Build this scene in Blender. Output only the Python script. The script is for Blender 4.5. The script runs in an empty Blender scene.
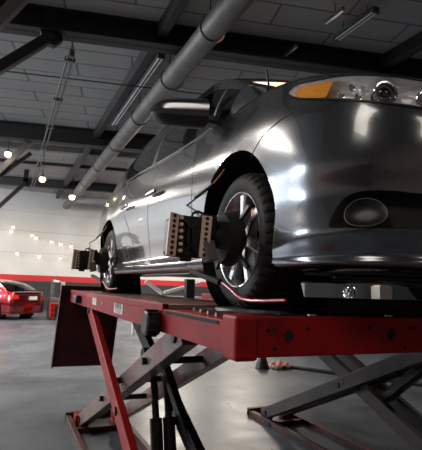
import bpy, math, random
from mathutils import Vector, Matrix
WIN = 6.0
WINP = [600, 900]
ADDED_LIGHTS = [(-4, 8.5, 420), (-3, 12, 400), (4.6, 14, 260), (9, 16, 200), (-4, 20, 700), (7, 20, 600), (11, 21, 300), (-3.2, -.4, 85), (2.5, -4.5, 60), (7.5, 4.0, 14)]  # unseen area lights: hall lighting plus fills added for clamps and headlamp
EXPO = 0.12
import numpy as np
# ---------------------------------------------------------------- car body surface (metres, car frame: u across, v back, w up)
COLS = [  # v, u, inward normal (nu, nv), row heights, row insets
 (3.80, 0.00, (0,-1),  [.22,.23,.27,.33,.45,.60,.76,.92,1.05],[.25,.05,.02,.02,.0,.0,.03,.05,.06]),
 (3.78,-0.56, (.12,-.99),[.22,.23,.27,.33,.45,.60,.76,.92,1.05],[.25,.05,.02,.02,.0,.0,.03,.05,.06]),
 (3.60,-0.86, (.75,-.66),[.21,.22,.26,.33,.45,.60,.76,.92,1.06],[.25,.05,.02,.02,.0,.0,.02,.05,.09]),
 (3.15,-.925,(.995,-.05),[.19,.20,.25,.31,.44,.58,.72,.90,1.08],[.25,.05,.02,.02,.015,.0,.01,.045,.10]),
 (2.705,-.92, (1,0),   [.17,.175,.23,.30,.44,.58,.71,.86,1.075],[.25,.05,.01,.02,.01,.0,.0,.03,.09]),
 (2.20,-.92,  (1,0),   [.17,.175,.23,.30,.44,.58,.70,.83,1.055],[.25,.05,.008,.035,.022,.004,.0,.012,.07]),
 (1.60,-.92,  (1,0),   [.17,.175,.23,.30,.44,.58,.70,.82,1.03],[.25,.05,.008,.038,.025,.006,.0,.012,.065]),
 (1.00,-.92,  (1,0),   [.17,.175,.23,.30,.44,.58,.70,.82,1.00],[.25,.05,.008,.038,.025,.006,.0,.012,.06]),
 (0.50,-.92,  (1,0),   [.17,.175,.23,.30,.44,.58,.70,.83,1.01],[.25,.05,.01,.03,.018,.003,.0,.014,.06]),
 (0.00,-.92,  (1,0),   [.17,.175,.23,.30,.44,.58,.72,.87,1.018],[.25,.05,.02,.02,.008,.0,.002,.022,.075]),
 (-.30,-.918, (.995,.1),[.17,.175,.23,.30,.44,.58,.71,.855,.985],[.25,.05,.015,.004,.012,.003,.008,.03,.085]),
 (-.53,-.895, (.96,.28),[.175,.18,.225,.30,.43,.56,.68,.80,.93],[.25,.04,.02,-.004,.018,.006,.018,.04,.09]),
 (-.73,-.80, (.72,.69),[.175,.18,.225,.305,.42,.54,.65,.75,.875],[.25,.03,.02,-.010,.025,.008,.016,.035,.09]),
 (-.85,-.62, (.36,.93),[.175,.18,.225,.305,.41,.53,.63,.71,.84],[.25,.03,.02,-.010,.025,.006,.014,.03,.09]),
 (-.91,-.33, (.12,.99),[.175,.18,.225,.305,.41,.52,.62,.69,.83],[.25,.03,.02,-.010,.02,.006,.012,.03,.10]),
 (-.93, 0.0, (0,1),    [.175,.18,.225,.305,.41,.52,.62,.69,.825],[.25,.03,.02,-.010,.02,.006,.012,.03,.10]),
]
def ctrl():
    P=np.zeros((len(COLS),9,3))
    for i,(v,u,nn,ws,ins) in enumerate(COLS):
        l=(nn[0]**2+nn[1]**2)**.5
        for j in range(9):
            wide=-.06*min(max((v-.6)/2.2,0),1)*min(1,-u/.86)
            P[i,j]=(u+wide+nn[0]/l*ins[j], v+nn[1]/l*ins[j], ws[j])
    return P
CP=ctrl()
def _cr(x,n):
    x=np.clip(np.asarray(x,float),0,n-1-1e-9); i=np.floor(x).astype(int); f=x-i
    idx=[np.clip(i+k,0,n-1) for k in (-1,0,1,2)]
    wt=[-.5*f+f*f-.5*f**3, 1-2.5*f*f+1.5*f**3, .5*f+2*f*f-1.5*f**3, -.5*f*f+.5*f**3]
    return idx,wt
def body(s,t):
    """points of the right-hand body side; s 0 (tail centre) .. 15 (nose centre), t 0 (under) .. 8 (top edge)"""
    s=np.asarray(s,float); t=np.asarray(t,float)
    I,A=_cr(s,CP.shape[0]); J,B=_cr(t,9)
    out=0
    for a in range(4):
        for b in range(4):
            out=out+(A[a]*B[b])[...,None]*CP[I[a],J[b]]
    return out
def bnormal(s,t):
    e=.02
    ds=body(np.minimum(np.asarray(s)+e,15),t)-body(np.maximum(np.asarray(s)-e,0),t); dt=body(s,np.minimum(np.asarray(t)+e,8))-body(s,np.maximum(np.asarray(t)-e,0))
    nrm=np.cross(ds,dt)   # outward
    l=np.linalg.norm(nrm,axis=-1,keepdims=True); nrm=nrm/np.maximum(l,1e-9)
    return nrm
random.seed(4)
PI = math.pi
scene = bpy.context.scene
col = scene.collection
FLOOR_TO_EYE = 1.5
DECK = 1.407
# ================================================================ materials
def mat(name, color, rough=.5, metal=0., coat=0., emit=None, strength=0., noise=None, bump=None, spec=.5, dirt=None, trans=0., alpha=1.):
    m = bpy.data.materials.new(name); m.use_nodes = True
    nt = m.node_tree; b = nt.nodes['Principled BSDF']
    b.inputs['Base Color'].default_value = (*color, 1)
    b.inputs['Roughness'].default_value = rough
    b.inputs['Metallic'].default_value = metal
    b.inputs['Coat Weight'].default_value = coat
    b.inputs['Coat Roughness'].default_value = .03
    b.inputs['Specular IOR Level'].default_value = spec
    b.inputs['Transmission Weight'].default_value = trans
    b.inputs['Alpha'].default_value = alpha
    if emit:
        b.inputs['Emission Color'].default_value = (*emit, 1); b.inputs['Emission Strength'].default_value = strength
    tc = nt.nodes.new('ShaderNodeTexCoord')
    if noise:      # (scale, colour2, lo, hi)
        n = nt.nodes.new('ShaderNodeTexNoise'); n.inputs['Scale'].default_value = noise[0]; n.inputs['Detail'].default_value = 5
        nt.links.new(tc.outputs['Object'], n.inputs['Vector'])
        r = nt.nodes.new('ShaderNodeValToRGB')
        r.color_ramp.elements[0].position = noise[2]; r.color_ramp.elements[1].position = noise[3]
        r.color_ramp.elements[0].color = (*color, 1); r.color_ramp.elements[1].color = (*noise[1], 1)
        nt.links.new(n.outputs['Fac'], r.inputs['Fac']); nt.links.new(r.outputs['Color'], b.inputs['Base Color'])
    if bump:       # (scale, strength)
        n2 = nt.nodes.new('ShaderNodeTexNoise'); n2.inputs['Scale'].default_value = bump[0]; n2.inputs['Detail'].default_value = 4
        nt.links.new(tc.outputs['Object'], n2.inputs['Vector'])
        bp = nt.nodes.new('ShaderNodeBump'); bp.inputs['Strength'].default_value = bump[1]; bp.inputs['Distance'].default_value = .01
        nt.links.new(n2.outputs['Fac'], bp.inputs['Height']); nt.links.new(bp.outputs['Normal'], b.inputs['Normal'])
    return m

def paint(name, c, flake=.35):
    m = mat(name, c, rough=.2, metal=.85, coat=1.)
    nt = m.node_tree; b = nt.nodes['Principled BSDF']
    tc = nt.nodes.new('ShaderNodeTexCoord'); v = nt.nodes.new('ShaderNodeTexVoronoi'); v.inputs['Scale'].default_value = 700
    nt.links.new(tc.outputs['Object'], v.inputs['Vector'])
    mx = nt.nodes.new('ShaderNodeMix'); mx.data_type = 'RGBA'
    mx.inputs['A'].default_value = (c[0]*.75, c[1]*.75, c[2]*.75, 1); mx.inputs['B'].default_value = (c[0]*1.4, c[1]*1.4, c[2]*1.45, 1)
    sp = nt.nodes.new('ShaderNodeSeparateColor'); nt.links.new(v.outputs['Color'], sp.inputs['Color'])
    nt.links.new(sp.outputs[0], mx.inputs['Factor']); nt.links.new(mx.outputs['Result'], b.inputs['Base Color'])
    return m

M = {}
M['paint'] = paint('grey_car_paint', (.13, .137, .148))
M['redpaint'] = paint('red_car_paint', (.26, .012, .014))
M['black'] = mat('black_plastic', (.012, .012, .013), .38)
M['blackmatt'] = mat('black_matt', (.01, .01, .01), .8)
M['rubber'] = mat('tyre_rubber', (.014, .014, .015), .7, spec=.3, bump=(60, .25))
M['chrome'] = mat('chrome', (.75, .75, .77), .08, 1.)
M['alloy'] = mat('alloy_silver', (.62, .63, .65), .22, .9, coat=.6)
M['steel'] = mat('brushed_steel', (.4, .4, .41), .35, .9, noise=(30, (.22, .21, .2), .4, .7))
M['glass'] = mat('tinted_car_glass', (.03, .035, .04), .02, 0., spec=.9, alpha=.82)
M['clear'] = mat('clear_lens', (.9, .92, .95), .02, 0., spec=.8, alpha=.16)
M['amber'] = mat('amber_reflector', (1., .36, .01), .4, 0., coat=.4, bump=(120, .5))
M['satin'] = mat('satin_aluminium_reflector', (.95, .95, .96), .32, .35)
M['liftred'] = mat('red_lift_enamel', (.34, .005, .008), .45, 0., coat=.06, spec=.22, noise=(9, (.19, .006, .008), .45, .75), bump=(25, .12))
M['armdark'] = mat('dark_brown_grey_arm_steel', (.065, .048, .045), .45, .3, noise=(7, (.04, .035, .034), .4, .6))
M['liftgrey'] = mat('worn_grey_arm_steel', (.17, .12, .11), .4, .3, coat=.2, noise=(4, (.16, .015, .015), .5, .66))
M['deckm'] = mat('worn_deck_steel', (.30, .17, .15), .45, .3, noise=(6, (.20, .05, .045), .42, .62), bump=(40, .3))
M['darksteel'] = mat('dark_oily_steel', (.025, .022, .022), .35, .6)
M['cream'] = mat('cream_target_strip', (.88, .70, .60), .45)
M['darkred'] = mat('dark_red_reflector', (.09, .008, .008), .3)
M['basered'] = mat('grimy_dark_red_steel', (.09, .008, .008), .5, noise=(7, (.03, .018, .018), .4, .65))  # lift red darkened in the colour for shade low down, with grimy mottling
M['red'] = mat('bright_red_enamel', (.62, .03, .03), .35, coat=.3)
M['white'] = mat('white_enamel', (.75, .75, .73), .45)
M['label'] = mat('cream_label_paper', (.72, .66, .6), .6)
M['ink'] = mat('label_ink', (.08, .06, .06), .6)
M['beam'] = mat('dark_painted_steel', (.018, .018, .019), .55, bump=(8, .1))
M['greysteel'] = mat('grey_painted_steel', (.2, .195, .19), .5, .2)
M['duct'] = mat('galvanised_duct', (.17, .165, .16), .5, .35, noise=(3, (.11, .105, .10), .35, .7))
M['lamp'] = mat('lamp_glow', (1, .9, .75), .3, emit=(1., .82, .6), strength=9)
M['taillamp'] = mat('tail_lamp_red', (.75, .03, .03), .15, coat=1.)
M['bgwhite'] = mat('off_white_board', (.62, .6, .56), .6)
M['cable'] = mat('black_cable', (.01, .01, .01), .5)
M['tube'] = mat('unlit_fluorescent_tube', (.75, .76, .78), .25)
M['shade'] = mat('lamp_housing_grey', (.1, .1, .1), .5)
M['copper'] = mat('brake_copper', (.5, .18, .08), .35, .8)

def ceiling_mat():
    m = mat('ceiling_boards', (.20, .195, .19), .75)
    nt = m.node_tree; b = nt.nodes['Principled BSDF']
    tc = nt.nodes.new('ShaderNodeTexCoord'); mp = nt.nodes.new('ShaderNodeMapping')
    mp.inputs['Rotation'].default_value = (0, 0, CROSS)
    nt.links.new(tc.outputs['Object'], mp.inputs['Vector'])
    br = nt.nodes.new('ShaderNodeTexBrick')
    br.inputs['Scale'].default_value = 1.; br.inputs['Brick Width'].default_value = 2.4; br.inputs['Row Height'].default_value = .62
    br.inputs['Mortar Size'].default_value = .022; br.inputs['Mortar Smooth'].default_value = .3
    br.inputs['Color1'].default_value = (.44, .425, .41, 1); br.inputs['Color2'].default_value = (.38, .37, .36, 1); br.inputs['Mortar'].default_value = (.15, .145, .14, 1)
    nt.links.new(mp.outputs['Vector'], br.inputs['Vector'])
    n = nt.nodes.new('ShaderNodeTexNoise'); n.inputs['Scale'].default_value = 1.2; n.inputs['Detail'].default_value = 6
    nt.links.new(tc.outputs['Object'], n.inputs['Vector'])
    mx = nt.nodes.new('ShaderNodeMix'); mx.data_type = 'RGBA'; mx.blend_type = 'MULTIPLY'; mx.inputs['Factor'].default_value = .35
    nt.links.new(br.outputs['Color'], mx.inputs['A']); nt.links.new(n.outputs['Color'], mx.inputs['B'])
    nt.links.new(mx.outputs['Result'], b.inputs['Base Color'])
    bp = nt.nodes.new('ShaderNodeBump'); bp.inputs['Strength'].default_value = .4; bp.inputs['Distance'].default_value = .02; bp.invert = True
    nt.links.new(br.outputs['Fac'], bp.inputs['Height']); nt.links.new(bp.outputs['Normal'], b.inputs['Normal'])
    return m

def wall_mat():
    m = mat('white_wall_with_red_band', (.7, .68, .64), .6)
    nt = m.node_tree; b = nt.nodes['Principled BSDF']
    tc = nt.nodes.new('ShaderNodeTexCoord'); sp = nt.nodes.new('ShaderNodeSeparateXYZ'); nt.links.new(tc.outputs['Object'], sp.inputs['Vector'])
    r = nt.nodes.new('ShaderNodeValToRGB'); r.color_ramp.interpolation = 'CONSTANT'
    mt = nt.nodes.new('ShaderNodeMath'); mt.operation = 'DIVIDE'; mt.inputs[1].default_value = 7.
    nt.links.new(sp.outputs['Z'], mt.inputs[0]); nt.links.new(mt.outputs[0], r.inputs['Fac'])
    e = r.color_ramp.elements
    e[0].position = 0; e[0].color = (.035, .035, .04, 1)
    e[1].position = 1.49/7; e[1].color = (.62, .025, .03, 1)
    for p, c in ((1.80/7, (.74, .72, .69, 1)), (2.93/7, (.55, .53, .5, 1)), (2.97/7, (.74, .72, .69, 1)), (4.05/7, (.5, .48, .46, 1)), (4.09/7, (.72, .70, .67, 1)), (5.1/7, (.55, .53, .5, 1)), (5.14/7, (.72, .69, .66, 1))):
        x = e.new(p); x.color = c
    n = nt.nodes.new('ShaderNodeTexNoise'); n.inputs['Scale'].default_value = .6; n.inputs['Detail'].default_value = 4
    nt.links.new(tc.outputs['Object'], n.inputs['Vector'])
    rr = nt.nodes.new('ShaderNodeValToRGB'); rr.color_ramp.elements[0].position = .3; rr.color_ramp.elements[0].color = (.82, .81, .8, 1); rr.color_ramp.elements[1].position = .7
    nt.links.new(n.outputs['Fac'], rr.inputs['Fac'])
    mx = nt.nodes.new('ShaderNodeMix'); mx.data_type = 'RGBA'; mx.blend_type = 'MULTIPLY'; mx.inputs['Factor'].default_value = 1
    nt.links.new(r.outputs['Color'], mx.inputs['A']); nt.links.new(rr.outputs['Color'], mx.inputs['B'])
    nt.links.new(mx.outputs['Result'], b.inputs['Base Color'])
    return m

def floor_mat():
    m = mat('polished_concrete', (.25, .27, .3), .3)
    nt = m.node_tree; b = nt.nodes['Principled BSDF']
    tc = nt.nodes.new('ShaderNodeTexCoord')
    n = nt.nodes.new('ShaderNodeTexNoise'); n.inputs['Scale'].default_value = .7; n.inputs['Detail'].default_value = 9; n.inputs['Roughness'].default_value = .65
    nt.links.new(tc.outputs['Object'], n.inputs['Vector'])
    r = nt.nodes.new('ShaderNodeValToRGB'); r.color_ramp.elements[0].position = .35; r.color_ramp.elements[0].color = (.05, .062, .078, 1)
    r.color_ramp.elements[1].position = .66; r.color_ramp.elements[1].color = (.155, .185, .225, 1)
    nt.links.new(n.outputs['Fac'], r.inputs['Fac']); nt.links.new(r.outputs['Color'], b.inputs['Base Color'])
    n2 = nt.nodes.new('ShaderNodeTexNoise'); n2.inputs['Scale'].default_value = 3; n2.inputs['Detail'].default_value = 6
    nt.links.new(tc.outputs['Object'], n2.inputs['Vector'])
    r2 = nt.nodes.new('ShaderNodeMapRange'); r2.inputs['To Min'].default_value = .18; r2.inputs['To Max'].default_value = .5
    nt.links.new(n2.outputs['Fac'], r2.inputs['Value']); nt.links.new(r2.outputs['Result'], b.inputs['Roughness'])
    bp = nt.nodes.new('ShaderNodeBump'); bp.inputs['Strength'].default_value = .12; bp.inputs['Distance'].default_value = .02
    nt.links.new(n2.outputs['Fac'], bp.inputs['Height']); nt.links.new(bp.outputs['Normal'], b.inputs['Normal'])
    return m
CROSS = math.atan2(.2205, .9754)      # the roof steel runs at a slight skew to the lift bay

# ================================================================ mesh helpers
class MB:
    def __init__(s, org=(0, 0, 0)): s.v = []; s.f = []; s.o = Vector(org); s.mi = []; s.cur = 0
    def add(s, vs, fs):
        n = len(s.v); s.v += [tuple(Vector(p) - s.o) for p in vs]; s.f += [tuple(i+n for i in f) for f in fs]; s.mi += [s.cur]*len(fs); return s
    def box(s, lo, hi, M4=None):
        x0, y0, z0 = lo; x1, y1, z1 = hi
        vs = [(x0,y0,z0),(x1,y0,z0),(x1,y1,z0),(x0,y1,z0),(x0,y0,z1),(x1,y0,z1),(x1,y1,z1),(x0,y1,z1)]
        if M4 is not None: vs = [M4 @ Vector(p) for p in vs]
        return s.add(vs, [(3,2,1,0),(4,5,6,7),(0,1,5,4),(1,2,6,5),(2,3,7,6),(3,0,4,7)])
    def bar(s, a, b, w, h, side=(1, 0, 0)):
        """box beam from a to b, w wide along `side`, h deep across it"""
        a = Vector(a); b = Vector(b); d = (b-a).normalized(); sd = Vector(side); sd = (sd - d*sd.dot(d)).normalized(); up = sd.cross(d)
        vs = [p + sd*(x*w/2) + up*(y*h/2) for p in (a, b) for x, y in ((-1,-1),(1,-1),(1,1),(-1,1))]
        return s.add(vs, [(3,2,1,0),(4,5,6,7),(0,1,5,4),(1,2,6,5),(2,3,7,6),(3,0,4,7)])
    def cyl(s, a, b, r, n=20, r2=None, cap=True):
        a = Vector(a); b = Vector(b); d = (b-a).normalized(); r2 = r if r2 is None else r2
        sd = d.orthogonal().normalized(); up = d.cross(sd)
        vs = [a + (sd*math.cos(2*PI*i/n) + up*math.sin(2*PI*i/n))*r for i in range(n)] + [b + (sd*math.cos(2*PI*i/n) + up*math.sin(2*PI*i/n))*r2 for i in range(n)]
        fs = [(i, (i+1) % n, n+(i+1) % n, n+i) for i in range(n)]
        if cap: fs += [tuple(range(n-1, -1, -1)), tuple(range(n, 2*n))]
        return s.add(vs, fs)
    def tube(s, pts, r, n=8, closed=False):
        pts = [Vector(p) for p in pts]; N = len(pts); vs = []; prev = None
        for i, p in enumerate(pts):
            if closed: d = (pts[(i+1) % N] - pts[i-1]).normalized()
            else: d = (pts[min(i+1, N-1)] - pts[max(i-1, 0)]).normalized()
            sd = d.orthogonal().normalized() if prev is None else (prev - d*prev.dot(d)).normalized()
            prev = sd; up = d.cross(sd)
            vs += [p + (sd*math.cos(2*PI*k/n) + up*math.sin(2*PI*k/n))*r for k in range(n)]
        fs = []
        for i in range(N if closed else N-1):
            j = (i+1) % N
            fs += [(i*n+k, i*n+(k+1) % n, j*n+(k+1) % n, j*n+k) for k in range(n)]
        if not closed: fs += [tuple(range(n-1, -1, -1)), tuple(range((N-1)*n, N*n))]
        return s.add(vs, fs)
    def lathe(s, prof, c, axis='x', n=48, a0=0, a1=2*PI):
        """prof: (along axis, radius)"""
        c = Vector(c); vs = []; full = abs(a1-a0-2*PI) < 1e-6; m = n if full else n+1
        for i in range(m):
            a = a0 + (a1-a0)*i/n
            for x, r in prof:
                p = Vector((x, r*math.cos(a), r*math.sin(a))) if axis == 'x' else Vector((r*math.cos(a), r*math.sin(a), x)) if axis == 'z' else Vector((r*math.sin(a), x, r*math.cos(a)))
                vs.append(c+p)
        k = len(prof); fs = []
        for i in range(n):
            j = (i+1) % m
            fs += [(i*k+q, j*k+q, j*k+q+1, i*k+q+1) for q in range(k-1)]
        return s.add(vs, fs)
    def prism(s, poly, d, M4=None):
        """poly: list of 3-D points (planar), extruded by vector d"""
        n = len(poly); d = Vector(d); vs = [Vector(p) for p in poly] + [Vector(p)+d for p in poly]
        if M4 is not None: vs = [M4 @ p for p in vs]
        return s.add(vs, [tuple(range(n-1, -1, -1)), tuple(range(n, 2*n))] + [(i, (i+1) % n, n+(i+1) % n, n+i) for i in range(n)])
    def grid(s, P):
        a, b = P.shape[:2]
        return s.add([tuple(p) for p in P.reshape(-1, 3)], [(i*b+j, (i+1)*b+j, (i+1)*b+j+1, i*b+j+1) for i in range(a-1) for j in range(b-1)])
    def mirror_x(s):
        n = len(s.v); s.v += [(-x, y, z) for x, y, z in s.v]; s.f += [tuple(i+n for i in reversed(f)) for f in s.f]; s.mi += list(s.mi); return s
    def build(s, name, m, parent=None, smooth=False, bevel=0., loc=None, recalc=True, sub=0):
        me = bpy.data.meshes.new(name); me.from_pydata(s.v, [], s.f)
        ms = m if isinstance(m, (list, tuple)) else [m]
        for q in ms: me.materials.append(q)
        if len(ms) > 1:
            for p, q in zip(me.polygons, s.mi): p.material_index = q
        if recalc:
            import bmesh
            bm = bmesh.new(); bm.from_mesh(me); bmesh.ops.recalc_face_normals(bm, faces=bm.faces[:]); bm.to_mesh(me); bm.free()
        o = bpy.data.objects.new(name, me); col.objects.link(o)
        if parent is not None: o.parent = parent
        if loc is not None: o.location = loc
        if smooth:
            for p in me.polygons: p.use_smooth = True
            try: me.set_sharp_from_angle(angle=math.radians(smooth if smooth is not True else 35))
            except Exception: pass
        if bevel:
            bv = o.modifiers.new('bevel', 'BEVEL'); bv.width = bevel; bv.segments = 2; bv.limit_method = 'ANGLE'; bv.angle_limit = math.radians(40)
        if sub:
            sb = o.modifiers.new('sub', 'SUBSURF'); sb.levels = sub; sb.render_levels = sub
        return o

def tag(o, label, cat, group=None, kind=None):
    if label: o['label'] = label
    if cat: o['category'] = cat
    if group: o['group'] = group
    if kind: o['kind'] = kind
    return o
def thing(name, label, cat, loc=(0, 0, 0), rz=0., group=None):
    o = bpy.data.objects.new(name, None); col.objects.link(o); o.location = loc; o.rotation_euler = (0, 0, rz); o.empty_display_size = .1
    return tag(o, label, cat, group)
def struct(o): o['kind'] = 'structure'; return o
def copy_tree(o, parent=None):
    c = o.copy(); col.objects.link(c)
    if parent is not None: c.parent = parent
    for ch in list(o.children): copy_tree(ch, c)
    return c

# ================================================================ room
Y0, Y1, X0, X1, ZC = -7., 26., -12., 30., 6.25
b = MB().box((X0-.3, Y0-.3, -.3), (X1+.3, Y1+.3, 0)); struct(b.build('floor', floor_mat()))
b = MB().box((X0-.3, Y0-.3, ZC), (X1+.3, Y1+.3, ZC+.2)); struct(b.build('ceiling', ceiling_mat()))
WM = wall_mat()
b = MB().box((X0-.3, Y1, 0), (X1+.3, Y1+.3, ZC)); struct(b.build('wall_far', WM))
b = MB().box((X0-.3, Y0-.3, 0), (X1+.3, Y0, ZC)); struct(b.build('wall_near', mat('brown_grey_wall', (.30, .22, .20), .7)))
b = MB()
LW = [(10.5, 15.), (18., 24.)]        # unseen left-wall windows added for daylight, set high to steer car reflections
b.box((X0-.3, Y0, 0), (X0, Y1, 3.6)); b.box((X0-.3, Y0, 5.6), (X0, Y1, ZC))
ys = [Y0] + [y for w in LW for y in w] + [Y1]
for i in range(0, len(ys), 2): b.box((X0-.3, ys[i], 3.6), (X0, ys[i+1], 5.6))
struct(b.build('wall_left', WM))
b = MB().box((X1, Y0, 0), (X1+.3, Y1, ZC)); struct(b.build('wall_right', mat('grey_wall', (.2, .2, .2), .7)))
PANE = mat('daylight_pane', (.8, .85, .9), .3, emit=(.8, .9, 1.), strength=WIN)
for i, (a, c) in enumerate(LW):
    w = MB().box((X0-.06, a, 3.6), (X0-.03, c, 5.6)).build('window_%d' % (i+1), PANE); struct(w)
    fr = MB()
    for y in [a+.04 + (c-a-.08)*k/4 for k in range(5)]: fr.box((X0-.1, y-.04, 3.6), (X0+.02, y+.04, 5.6))
    for z in (3.64, 4.6, 5.56): fr.box((X0-.1, a, z-.04), (X0+.02, c, z+.04))
    fr.build('window_frame', M['greysteel'], w)

# roof steel: each beam is a structure object of its own
def onz(x, y, z): return None
cd = Vector((.9754, -.2205, 0)); cn = Vector((.2205, .9754, 0))
def ibeam(name, p, q, h, w, m, top):
    b = MB(); p = Vector(p); q = Vector(q)
    for z, ww, hh in ((top-.015, w, .03), (top-h/2, .02, h), (top-h+.015, w, .03)):
        b.bar((p.x, p.y, z), (q.x, q.y, z), ww, hh, side=cn)
    return struct(b.build(name, m))
def cross(y0, x0, h, w, name='ceiling_beam', m=None, top=ZC):
    p = Vector((x0, y0, 0)); a = p + cd*(-10.5); c = p + cd*24
    return ibeam(name, a, c, h, w, m or M['beam'], top)
cross(8.35, -.49, .42, .35)
cross(14.9, -.55, .52, .3)
cross(17.1, -.56, .22, .2, m=M['greysteel'])
cross(23.0, -.62, .40, .3)
cross(2.3, -.4, .42, .35)
for y in (5.4, 19.6): cross(y, -.5, .12, .1, 'ceiling_purlin', M['beam'])
# steel running the length of the hall
def lbeam(x, ya, yb, w, h, name, m, z=None):
    t = ZC if z is None else z
    return struct(MB().box((x-w/2, ya, t-h), (x+w/2, yb, t)).build(name, m, bevel=.01))
lbeam(2.22, 4., 25.9, .16, .28, 'ceiling_joist', M['beam'])
lbeam(6.6, 3., 25.9, .16, .28, 'ceiling_joist', M['beam'])
lbeam(-3.2, 3., 25.9, .16, .28, 'ceiling_joist', M['beam'])
# ================================================================ better glass
def film(name, tint, base, rough=.02, ior=1.5):
    m = bpy.data.materials.new(name); m.use_nodes = True; nt = m.node_tree; nt.nodes.clear()
    out = nt.nodes.new('ShaderNodeOutputMaterial'); tr = nt.nodes.new('ShaderNodeBsdfTransparent'); gl = nt.nodes.new('ShaderNodeBsdfGlossy')
    tr.inputs['Color'].default_value = (*tint, 1); gl.inputs['Roughness'].default_value = rough
    lw = nt.nodes.new('ShaderNodeLayerWeight'); lw.inputs['Blend'].default_value = .5
    fr = nt.nodes.new('ShaderNodeMath'); fr.operation = 'POWER'; fr.inputs[1].default_value = 5.; nt.links.new(lw.outputs['Facing'], fr.inputs[0])
    ad = nt.nodes.new('ShaderNodeMath'); ad.operation = 'ADD'; ad.inputs[1].default_value = base; ad.use_clamp = True
    mx = nt.nodes.new('ShaderNodeMixShader')
    nt.links.new(fr.outputs[0], ad.inputs[0]); nt.links.new(ad.outputs[0], mx.inputs[0]); nt.links.new(tr.outputs[0], mx.inputs[1]); nt.links.new(gl.outputs[0], mx.inputs[2]); nt.links.new(mx.outputs[0], out.inputs[0])
    return m
M['glass'] = film('tinted_car_glass', (.22, .24, .25), .12)
M['clear'] = film('clear_lens', (.93, .94, .95), .04)

# ================================================================ ceiling services
r = thing('ventilation_pipe', 'long grey round ventilation pipe with flanged joints running under the ceiling to the far wall', 'pipe', (2.71, 3.2, 5.62))
MB((2.71, 3.2, 5.62)).cyl((2.71, 3.2, 5.62), (2.71, 25.8, 5.62), .2, 32).build('pipe_run', M['duct'], r, smooth=True)
for y in (4.6, 6.4, 8.45, 10.8, 13.4, 16.2, 19.2, 22.2):
    MB((2.71, 3.2, 5.62)).lathe([(-.025, .2), (-.02, .225), (.02, .225), (.025, .2)], (2.71, y, 5.62), 'y', 32).build('flange', M['duct'], r, smooth=30)
    MB((2.71, 3.2, 5.62)).cyl((2.71, y+.1, 5.8), (2.71, y+.1, 6.25), .012, 8).build('hanger_rod', M['beam'], r)

def batten(x, y, z, L, label, group=None):
    t = thing('fluorescent_fitting', label, 'ceiling light', (x, y, z), 0, group)
    MB().box((-.07, 0, .05), (.07, L, .11)).build('housing', M['shade'], t, bevel=.006)
    for s in (-.035, .035): MB().cyl((s, .03, .02), (s, L-.03, .02), .014, 12).build('tube', M['tube'], t, smooth=True)
    for yy in (0, L-.03): MB().box((-.07, yy, .0), (.07, yy+.03, .06)).build('end_cap', M['shade'], t)
    for yy in (.2, L-.2): MB().cyl((0, yy, .1), (0, yy, ZC-z), .008, 6).build('suspension_rod', M['beam'], t)
batten(5.12, 5.3, 6.0, 1.0, 'twin tube unlit light fitting above the car bonnet, at upper right')
batten(2.42, 8.2, 5.9, 4.4, 'long unlit light fitting hanging left of the round ventilation pipe')
t = thing('fluorescent_fitting', 'slim single tube light fitting, the one further from the right edge, above the bonnet', 'ceiling light', (4.62, 5.5, 6.0))
MB().box((-.03, 0, .03), (.03, .45, .07)).build('housing', M['shade'], t); MB().cyl((0, .01, .01), (0, .44, .01), .016, 12).build('tube', M['tube'], t, smooth=True)
MB().cyl((0, .2, .06), (0, .2, ZC-6.0), .008, 6).build('suspension_rod', M['beam'], t)
t = thing('fluorescent_fitting', 'slim single tube light fitting just behind the short radio aerial of the car', 'ceiling light', (4.62, 6.8, 6.0))
MB().box((-.03, 0, .03), (.03, .5, .07)).build('housing', M['shade'], t); MB().cyl((0, .01, .01), (0, .49, .01), .016, 12).build('tube', M['tube'], t, smooth=True)
MB().cyl((0, .2, .06), (0, .2, ZC-6.0), .008, 6).build('suspension_rod', M['beam'], t)
t = thing('cable_conduit', 'thin grey conduit pair running along the ceiling boards at upper left', 'conduit', (.76, 8.5, 5.66))
for s in (-.05, .05): MB((.76, 8.5, 5.66)).cyl((.76+s, 8.5, 5.66), (.76+s, 22.8, 5.66), .022, 10).build('conduit_pipe', M['shade'], t, smooth=True)
for y in (8.6, 10.7, 12.8, 15, 17.5, 20): MB((.76, 8.5, 5.66)).box((.76-.1, y, 5.62), (.76+.1, y+.06, 5.70)).build('clip', M['greysteel'], t)
t = thing('junction_box', 'small round ceiling junction box at the near end of the thin conduit', 'junction box', (.76, 8.42, 5.68))
MB().cyl((0, 0, -.06), (0, 0, .07), .06, 20).build('box_body', M['shade'], t, smooth=30); MB().cyl((0, 0, .06), (0, 0, ZC-5.68), .01, 6).build('suspension_rod', M['beam'], t)
# steel wires under the near boards
w = MB().cyl(tuple(Vector((-.43, 10.2, 5.85)) + cd*-6), tuple(Vector((-.43, 10.2, 5.85)) + cd*12), .014, 6).build('ceiling_wire', M['cable'])
tag(w, 'thin black cable strung across under the ceiling boards, nearer one', 'cable')
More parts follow.
